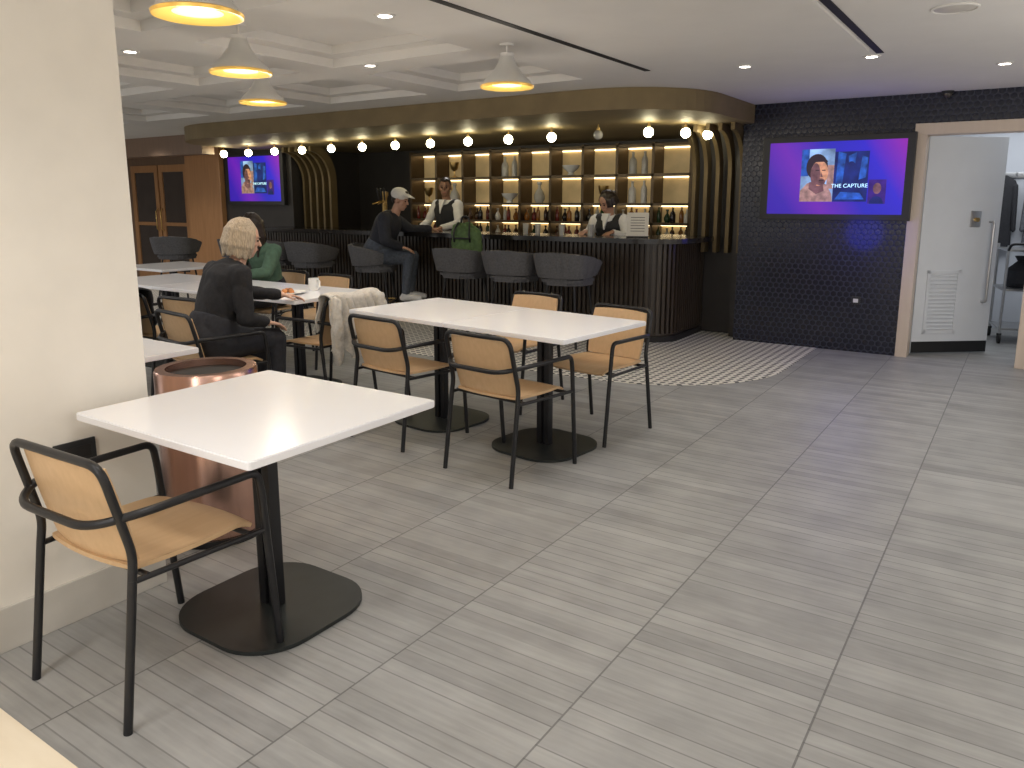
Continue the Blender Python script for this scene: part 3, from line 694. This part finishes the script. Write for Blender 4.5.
soft(.9, 1.2, 1.5, 42); soft(.9, 4.6, 1.4, 52); soft(-1.3, -1.0, 1.6, 60); soft(-8, 1.2, 1.5, 60); soft(-13, 4.0, 1.5, 60); soft(.9, 6.8, 1.2, 20)
t = thing('ceiling_speaker', 'round flush ceiling speaker at top right', 'speaker', tuple(at(955, 8, ZC)))
bm = B(); lathe(bm, [(0, -.004), (.09, -.004), (.095, -.002), (.095, 0), (0, 0)], n=32); obj('grille', bm, M['skirting'], t)
bm = B(); lathe(bm, [(.095, 0), (.098, -.008), (.108, -.006), (.11, 0)], n=32); obj('rim', bm, M['ceiling'], t)
t = thing('security_camera', 'small black dome camera at ceiling above the wall screen', 'camera', (-.72, 7.90, ZC+.003))
bm = B(); lathe(bm, [(0, 0), (.05, 0), (.05, -.02), (.045, -.025), (0, -.025)], n=24); obj('base', bm, M['plastic'], t)
bm = B(); ell(bm, (0, 0, -.025), (.038, .038, .038)); obj('dome', bm, M['glassdark'], t)
# sockets
t = thing('wall_socket', 'small socket plate low on the navy wall under the screen', 'socket', (-1.33, 7.95, .5))
bm = B(); box2(bm, (-.04, -.01, -.04), (.04, 0, .04), .003); obj('plate', bm, M['plastic'], t)
bm = B(); box2(bm, (-.022, -.014, -.018), (.022, -.01, .018)); obj('insert', bm, M['socket'], t, False)
t = thing('wall_socket', 'black socket plate on the pillar behind the near chair', 'socket', (-2.65, 1.27, .6))
bm = B(); box2(bm, (0, -.07, -.04), (.01, .07, .04), .003); obj('plate', bm, M['plastic'], t)
bm = B(); box2(bm, (.01, -.05, -.02), (.013, .05, .02)); obj('insert', bm, M['dark'], t, False)
# ================================================================== FOOD AND CLOTH
def plate(x, y, label, m, blobs):
    t = thing('plate', label, 'plate', (x, y, .75))
    bm = B(); lathe(bm, [(0, .002), (.06, .002), (.075, .008), (.115, .016), (.113, .019), (.07, .011), (0, .008)], n=30); obj('dish', bm, M['china'], t)
    f = thing('food', 'browned food heaped on the '+label, 'food', (x, y, .758)); bm = B()
    for k in range(blobs):
        a = k*2.4; ell(bm, (.03*math.cos(a)*(k % 3), .03*math.sin(a)*(k % 3), .018), (.026, .02, .018))
    obj('portion', bm, m, f)
    return t
plate(-4.62, 3.90, 'white plate right of centre on the woman\'s table', M['food1'], 6)
plate(-4.88, 3.80, 'white plate close to the blonde woman', M['food2'], 5)
t = thing('mug', 'white mug beside the plate on the woman\'s table', 'mug', (-4.66, 4.17, .75))
bm = B(); lathe(bm, [(0, 0), (.035, 0), (.04, .01), (.041, .095), (.037, .095), (.035, .012), (0, .01)]); obj('cup', bm, M['china'], t)
bm = B(); tube(bm, fillet([(.039, 0, .08), (.068, 0, .08), (.068, 0, .025), (.038, 0, .022)], .025), .006); obj('handle', bm, M['china'], t)
def drape(name, label, cat, m, host, w, hf, hb, amp):
    root = thing(name, label, cat, tuple(host.location), host.rotation_euler.z)
    def f(u, v):
        s = v*(hf+hb+.07)
        dn = abs(s-hb-.035)
        fold = amp*(math.sin(u*17+v*3)+.6*math.sin(u*31+1+v*5))*min(1, dn*5+.2)
        if s < hb: y, z = -.325-.01, .79-(hb-s)
        elif s < hb+.07:
            a = (s-hb)/.07*PI; y, z = -.28-.055*math.cos(a), .79+.022*math.sin(a)
        else: y, z = -.215+.02*((s-hb-.07)/hf), .79-(s-hb-.07)
        k = 1 if s < hb else (-1 if s > hb+.07 else 0)
        hem = (.05*math.sin(u*6+1)+.025*math.sin(u*13))*min(1, dn*2.5)
        return ((u-.5)*w*(1+.35*abs(.79-z))+.012*math.sin(v*20), y-k*abs(fold), z+hem+.008*math.sin(u*9))
    bm = B(); sheet(bm, f, 60, 50, .010); o = obj('cloth', bm, m, root)
    for s in (-1, 1):
        bm = B(); rcone(bm, (s*w*.44, -.345, .76), .05, (s*w*.50, -.385, .57), .048); rcone(bm, (s*w*.50, -.385, .57), .048, (s*w*.47, -.37, .36), .038); voxel('sleeve', bm, m, root, .010, 2, .010, 18)
    return root
drape('coat', 'cream pale coat draped over the chair beside the joined tables', 'coat', M['coat'], cc, .48, .28, .40, .026)
drape('jacket', 'black jacket hung over the chair back at far left', 'jacket', M['jacket'], jc, .46, .26, .42, .022)
# corridor items
t = thing('trolley', 'grey metal wheeled trolley in the lit corridor behind the open door', 'trolley', (-.02, 9.55, 0), R(12))
for sx in (-1, 1):
    for sy in (-1, 1):
        bm = B(); tube(bm, [(sx*.2, sy*.25, .1), (sx*.2, sy*.25, 1.0)], .014); obj('post', bm, M['steel'], t)
        bm = B(); cyl(bm, (sx*.2-.012, sy*.25, .05), (sx*.2+.012, sy*.25, .05), .05); box(bm, (sx*.2, sy*.25, .095), (.04, .03, .02)); obj('castor', bm, M['rubber'], t)
for z in (.15, .55, .95):
    bm = B(); box(bm, (0, 0, z), (.42, .52, .02), None, .003); obj('tray', bm, M['steel'], t)
bm = B(); tube(bm, fillet([(-.2, -.25, .95), (-.2, -.36, 1.02), (.2, -.36, 1.02), (.2, -.25, .95)], .05), .013); obj('push_handle', bm, M['black'], t)
t = thing('sack', 'dark plastic sack on the middle tray of the corridor trolley', 'sack', (-.02, 9.55, .561))
bm = B(); loft(bm, [((0, 0, 0), .13, .14), ((0, 0, .05), .16, .18), ((0, 0, .18), .15, .17), ((0, 0, .27), .06, .07), ((0, 0, .32), .09, .1)]); obj('bag', bm, M['jacket'], t)
t = thing('coat_rail', 'steel hook rail on the corridor wall behind the open door', 'hooks', (-.1, 10.4, 1.72))
bm = B(); box2(bm, (-.35, -.02, -.03), (.35, 0, .03), .003); obj('board', bm, M['steel'], t)
for k in range(4):
    bm = B(); tube(bm, fillet([(-.27+.18*k, -.02, 0), (-.27+.18*k, -.07, -.01), (-.27+.18*k, -.08, .03)], .02), .006); obj('hook', bm, M['steel'], t)
def hung(x, m, label, h):
    t = thing('hung_coat', label, 'coat', (x, 10.345, 1.72))
    bm = B(); loft(bm, [((0, 0, .0), .03, .02), ((0, 0, -.06), .12, .03), ((0, 0, -.12), .14, .035), ((0, 0, -.4), .11, .04), ((0, 0, -h), .14, .045)], 24); obj('body', bm, m, t)
    for s in (-1, 1):
        bm = B(); rcone(bm, (s*.115, 0, -.12), .035, (s*.145, -.01, -.6), .025); voxel('sleeve', bm, m, t, .012, 2)
hung(-.31, M['jacket'], 'black coat hanging from the corridor hook rail', .82)
hung(.06, M['greycoat'], 'grey coat hanging from the corridor hook rail', .75)
# ================================================================== PEOPLE
def hand(bm, w, d, pn, th, curl):
    d = d.normalized(); th = (th-d*th.dot(d)).normalized(); pn = (pn-d*pn.dot(d)).normalized()
    for i, off in enumerate((.034, .0115, -.0115, -.034)):
        base = w+d*(.086-.005*abs(i-1))+th*off
        rcone(bm, w+d*.012+th*off*.5, .015, base, .0115, 8)
        p = base; L = (.042, .047, .044, .034)[i]
        for j in range(3):
            a = curl*(j+.6); dr = d*math.cos(a)+pn*math.sin(a); q = p+dr*L*(1, .66, .52)[j]
            rcone(bm, p, .0095-.0008*j, q, .0087-.0008*j, 8); p = q
    b = w+d*.025+th*.02; q = b+(d*.55+th*.75+pn*.25).normalized()*.05; rcone(bm, b, .014, q, .011, 8); rcone(bm, q, .0105, q+(d*.9+th*.3+pn*.2).normalized()*.034, .009, 8)
def human(label, loc, rz, J, skin, topm, botm, shoem, hairm, style, vest=None, cap=None, yaw=0, pitch=0, girth=1.0, apron=None):
    root = thing('person', label, 'person', loc, rz)
    P, Ch, N, Hd = (V(J[k]) for k in ('pelvis', 'chest', 'neck', 'head'))
    Hm = Matrix.Rotation(yaw, 3, 'Z') @ Matrix.Rotation(pitch, 3, 'X')
    h = lambda x, y, z: Hd+Hm @ V((x, y, z))
    def secs(e, lo=0, hi=7):
        pts = [P+V((0, 0, -.07)), P, P.lerp(Ch, .4), P.lerp(Ch, .75), Ch, Ch.lerp(N, .55), N]
        rx = (.13, .165, .135, .15, .165, .125, .058); ry = (.09, .118, .098, .11, .112, .085, .052)
        return [(p, (a+e)*girth if i < 6 else a+e*.8, (b+e)*girth if i < 6 else b+e*.8) for i, (p, a, b) in enumerate(zip(pts, rx, ry))][lo:hi]
    bm = B(); loft(bm, secs(0))
    rcone(bm, N-V((0, 0, .03)), .056, h(0, -.012, -.06), .052)
    ell(bm, h(0, -.008, .03), (.075, .092, .095), Hm, 3); ell(bm, h(0, .022, -.045), (.056, .064, .072), Hm, 3); ell(bm, h(0, .055, -.088), (.026, .022, .022), Hm)
    rcone(bm, h(0, .082, .02), .009, h(0, .103, -.018), .0125, 8); ell(bm, h(0, .072, .035), (.05, .014, .012), Hm)
    ell(bm, h(0, .082, -.05), (.024, .010, .010), Hm)
    for s in (-1, 1): ell(bm, h(s*.078, -.005, -.005), (.010, .02, .032), Hm); ell(bm, h(s*.042, .055, -.02), (.024, .02, .02), Hm)
    for k, s in (('R', 1), ('L', -1)):
        sh, el, wr = V(J['sh'+k]), V(J['el'+k]), V(J['wr'+k])
        rcone(bm, Ch+V((s*.08, 0, .03)), .07, sh, .056); rcone(bm, sh, .055, el, .041); rcone(bm, el, .041, el.lerp(wr, .35), .04); rcone(bm, el.lerp(wr, .35), .04, wr, .028)
        hand(bm, wr, V(J.get('hd'+k, (0, 1, -.1))), V(J.get('pn'+k, (0, 0, -1))), V((-s, 0, 0)), J.get('curl', .3))
        hp = P+V((s*.088, 0, -.02)); kn, an = V(J['kn'+k]), V(J['an'+k]); toe = V(J['to'+k])
        rcone(bm, hp, .086*girth, kn, .056); rcone(bm, kn, .055, kn.lerp(an, .3), .055); rcone(bm, kn.lerp(an, .3), .054, an, .036)
        hl = an+(an-toe).normalized()*.03+V((0, 0, -.045)); rcone(bm, an, .036, hl, .03); rcone(bm, hl, .03, toe, .024)
    voxel('body', bm, skin, root, .0075, 3)
    # top
    bm = B(); loft(bm, secs(.014, 1 if not J.get('long') else 0, 7))
    sr = J.get('sleeve', 1.0)
    for k, s in (('R', 1), ('L', -1)):
        sh, el, wr = V(J['sh'+k]), V(J['el'+k]), V(J['wr'+k]); we = el.lerp(wr, .92)
        rcone(bm, Ch+V((s*.08, 0, .03)), .086, sh, .072*sr); rcone(bm, sh, .072*sr, el, .056*sr); rcone(bm, el, .056*sr, we, .042*sr)
    voxel('top', bm, topm, root, .010, 5, .006, 9)
    bm = B(); loft(bm, secs(.020, 0, 3))
    for k, s in (('R', 1), ('L', -1)):
        hp = P+V((s*.088, 0, -.02)); kn, an = V(J['kn'+k]), V(J['an'+k])
        rcone(bm, hp, .104*girth, kn, .071); rcone(bm, kn, .070, kn.lerp(an, .93), .052)
    voxel('trousers', bm, botm, root, .011, 5, .005, 9)
    for k in 'RL':
        an = V(J['an'+k]); toe = V(J['to'+k]); d = (toe-an); d.z = 0; d.normalize(); side = V((0, 0, 1)).cross(d)
        z0 = toe.z-.026; bm = B()
        hl = an-d*.04; hl.z = z0+.035; t2 = V((toe.x, toe.y, z0+.032)); md = hl.lerp(t2, .5); md.z = z0+.045
        rcone(bm, hl, .037, md, .042); rcone(bm, md, .042, t2, .034); rcone(bm, hl, .036, V((an.x, an.y, z0+.09)), .04)
        voxel('shoe', bm, shoem, root, .009, 4)
    if vest:
        s_ = secs(.034, 1, 6); bm = B(); loft(bm, s_)
        for s in (-1, 1): rcone(bm, Ch+V((s*.075, 0, .02)), .10, V(J['sh'+('R' if s > 0 else 'L')]).lerp(Ch, .30)+V((0, 0, .02)), .076)
        vo = voxel('vest', bm, vest, root, .011, 4)
        fy = Ch.y+.115+.036
        bm = B(); vs = [bm.verts.new(p) for p in ((-.045, fy-.03, Ch.z+.13), (.045, fy-.03, Ch.z+.13), (.0, fy+.016, Ch.z-.05))]; vb = [bm.verts.new(v.co+V((0, -.05, 0))) for v in vs]
        bridge(bm, vs, vb); bm.faces.new(vs); bm.faces.new(vb); obj('shirt_front', bm, topm, root, False)
    # face
    for s in (-1, 1):
        bm = B(); ell(bm, h(s*.03, .0775, .008), (.013, .007, .007), Hm); obj('eye', bm, M['eye'], root)
        bm = B(); ell(bm, h(s*.03, .084, .033), (.018, .005, .004), Hm); obj('eyebrow', bm, hairm, root)
    bm = B(); ell(bm, h(0, .089, -.05), (.02, .006, .006), Hm); obj('mouth', bm, M['lip'], root)
    # hair
    bm = B()
    if style == 'short':
        ell(bm, h(0, -.028, .05), (.083, .092, .088), Hm, 3); ell(bm, h(0, -.06, .0), (.066, .05, .06), Hm)
        ell(bm, h(0, .045, .105), (.05, .035, .025), Hm)
        voxel('hair', bm, hairm, root, .006, 1)
    else:
        ell(bm, h(0, -.03, .05), (.090, .10, .092), Hm, 3)
        ln = {'bob': -.105, 'long': -.24, 'bun': -.03}[style]; rr = random.Random(len(label)); NL = 80
        if style == 'bob': ell(bm, h(0, -.045, .0), (.088, .080, .100), Hm, 3)
        for q in range(NL):
            a = R(42+276*q/(NL-1)); j = rr.uniform(-1, 1); j2 = rr.uniform(-1, 1)
            p0 = h(.03*math.sin(a), .03*math.cos(a)-.02, .13); p1 = h((.090+.005*j2)*math.sin(a), (.095+.005*j2)*math.cos(a)-.028, .05+.01*j); p2 = h((.101+.008*j)*math.sin(a+.12*j2), (.104+.008*j)*math.cos(a+.12*j2)-.03, (-.02+.5*ln)*.6); p3 = h((.088+.012*j2)*math.sin(a-.1*j), (.088+.01*j2)*math.cos(a-.1*j)-.028, ln+.022*j)
            rcone(bm, p0, .013, p1, .013, 6); rcone(bm, p1, .013, p2, .013, 6); rcone(bm, p2, .013, p3, .006, 6)
        if style == 'bun': ell(bm, h(0, -.13, .05), (.04, .04, .04), Hm)
        voxel('hair', bm, hairm, root, .006, 3)
    if cap:
        bm = B(); ell(bm, h(0, -.02, .065), (.096, .110, .084), Hm, 3)
        for q in range(7):
            x = (q-3)*.024; rcone(bm, h(x, .06, .085), .007, h(x*.95, .165-.9*x*x*8, .068), .006, 8)
        cp = voxel('cap', bm, cap, root, .007, 3)
    return root
def seated(z, lean, knee_y=.42, ank=(.40, .08), sw=.175):
    return dict(pelvis=(0, 0, z), chest=(0, .02+lean, z+.37), neck=(0, .04+lean*1.35, z+.49), head=(0, .075+lean*1.6, z+.625),
        shR=(sw, .02+lean, z+.42), shL=(-sw, .02+lean, z+.42), knR=(.11, knee_y, z-.03), knL=(-.11, knee_y, z-.03),
        anR=(.12, ank[0], ank[1]), anL=(-.12, ank[0], ank[1]), toR=(.13, ank[0]+.17, ank[1]-.054), toL=(-.13, ank[0]+.17, ank[1]-.054), long=1)
J = seated(.57, .14)
J.update(elR=(.25, .13, .72), wrR=(.165, .32, .668), hdR=(-.1, 1, -.28), elL=(-.26, .36, .83), wrL=(-.13, .62, .795), hdL=(.3, 1, -.15), curl=.28)
human('blonde woman in black top seated with her back to the camera', (-4.305, 2.95, 0), R(-8), J, M['skinl'], M['tblack'], M['trous'], M['shoe'], M['blond'], 'bob', yaw=R(-18), pitch=R(-12), girth=1.15)
J = seated(.57, .10)
J.update(elR=(.24, .28, .80), wrR=(.10, .50, .795), hdR=(-.4, 1, -.15), elL=(-.24, .28, .80), wrL=(-.10, .50, .795), hdL=(.4, 1, -.15), curl=.28)
human('dark haired woman in green top seated facing the blonde woman', (-5.95, 4.84, 0), PI, J, M['skinl'], M['gtop'], M['trous'], M['shoe'], M['dkhair'], 'long', yaw=R(25), pitch=R(-5), girth=.93)
J = seated(.82, .15, .43, (.38, .36), .20)
J.update(elR=(.29, .20, .99), wrR=(.155, .34, .915), hdR=(-.1, 1, -.25), elL=(-.30, .36, 1.09), wrL=(-.42, .58, 1.105), hdL=(-.5, 1, -.1), curl=.3, sleeve=1.2)
human('man in dark jacket and pale cap seated on a bar stool', (MANX, 6.74, 0), R(-62), J, M['skinm'], M['navyj'], M['jeans'], M['wshoe'], M['dkhair'], 'short', cap=M['cap'], pitch=R(-16), yaw=R(-10), girth=1.25)
def standing(k, lean=0, hz=1.10, hy=.37):
    return dict(pelvis=(0, 0, .94*k), chest=(0, .02+lean, 1.30*k), neck=(0, .03+lean*1.3, 1.43*k), head=(0, .06+lean*1.5, 1.575*k),
        shR=(.18, .02+lean, 1.36*k), shL=(-.18, .02+lean, 1.36*k), elR=(.26, .12+lean*.5, 1.13*k), elL=(-.26, .12+lean*.5, 1.13*k), wrR=(.17, hy, hz), wrL=(-.17, hy, hz), hdR=(-.1, 1, -.12), hdL=(.1, 1, -.12),
        knR=(.10, .03, .50*k), knL=(-.10, .03, .50*k), anR=(.11, 0, .09), anL=(-.11, 0, .09), toR=(.13, .16, .036), toL=(-.13, .16, .036), curl=.22)
human('bartender man in white shirt and black vest behind the bar', (-6.45, 8.15, 0), PI, standing(1.02), M['skind'], M['wshirt'], M['trous'], M['shoe'], M['dkhair'], 'short', vest=M['vest'], yaw=R(30), pitch=R(-6))
human('bartender woman in white shirt and black vest leaning over the bar', (-4.02, 8.15, 0), PI, standing(.90, .08), M['skinm'], M['wshirt'], M['trous'], M['shoe'], M['dkhair'], 'bun', vest=M['vest'], yaw=R(-20), pitch=R(-25), girth=.93)
# ================================================================== LIGHT
w = bpy.data.worlds.new('World'); bpy.context.scene.world = w; w.use_nodes = True
w.node_tree.nodes['Background'].inputs[0].default_value = (1, .98, .955, 1); w.node_tree.nodes['Background'].inputs[1].default_value = .84
def area(loc, rot, sx, sy, e, col):
    l = bpy.data.lights.new('area_light', 'AREA'); l.shape = 'RECTANGLE'; l.size = sx; l.size_y = sy; l.energy = e; l.color = col
    o = bpy.data.objects.new('area_light', l); C.objects.link(o); o.location = loc; o.rotation_euler = rot
area((-.1, 9.3, 2.36), (0, 0, 0), 1.2, 1.6, 22, (.92, .96, 1))
# camera
cam = bpy.data.cameras.new('camera'); co = bpy.data.objects.new('camera', cam); C.objects.link(co)
cam.sensor_width = 36; cam.lens = 36*F/1024; cam.clip_start = .05; cam.shift_y = -(384-PCY)/1024
co.location = (0, 0, CAMH); co.rotation_euler = (PI/2-PITCH, 0, YAW)
bpy.context.scene.camera = co
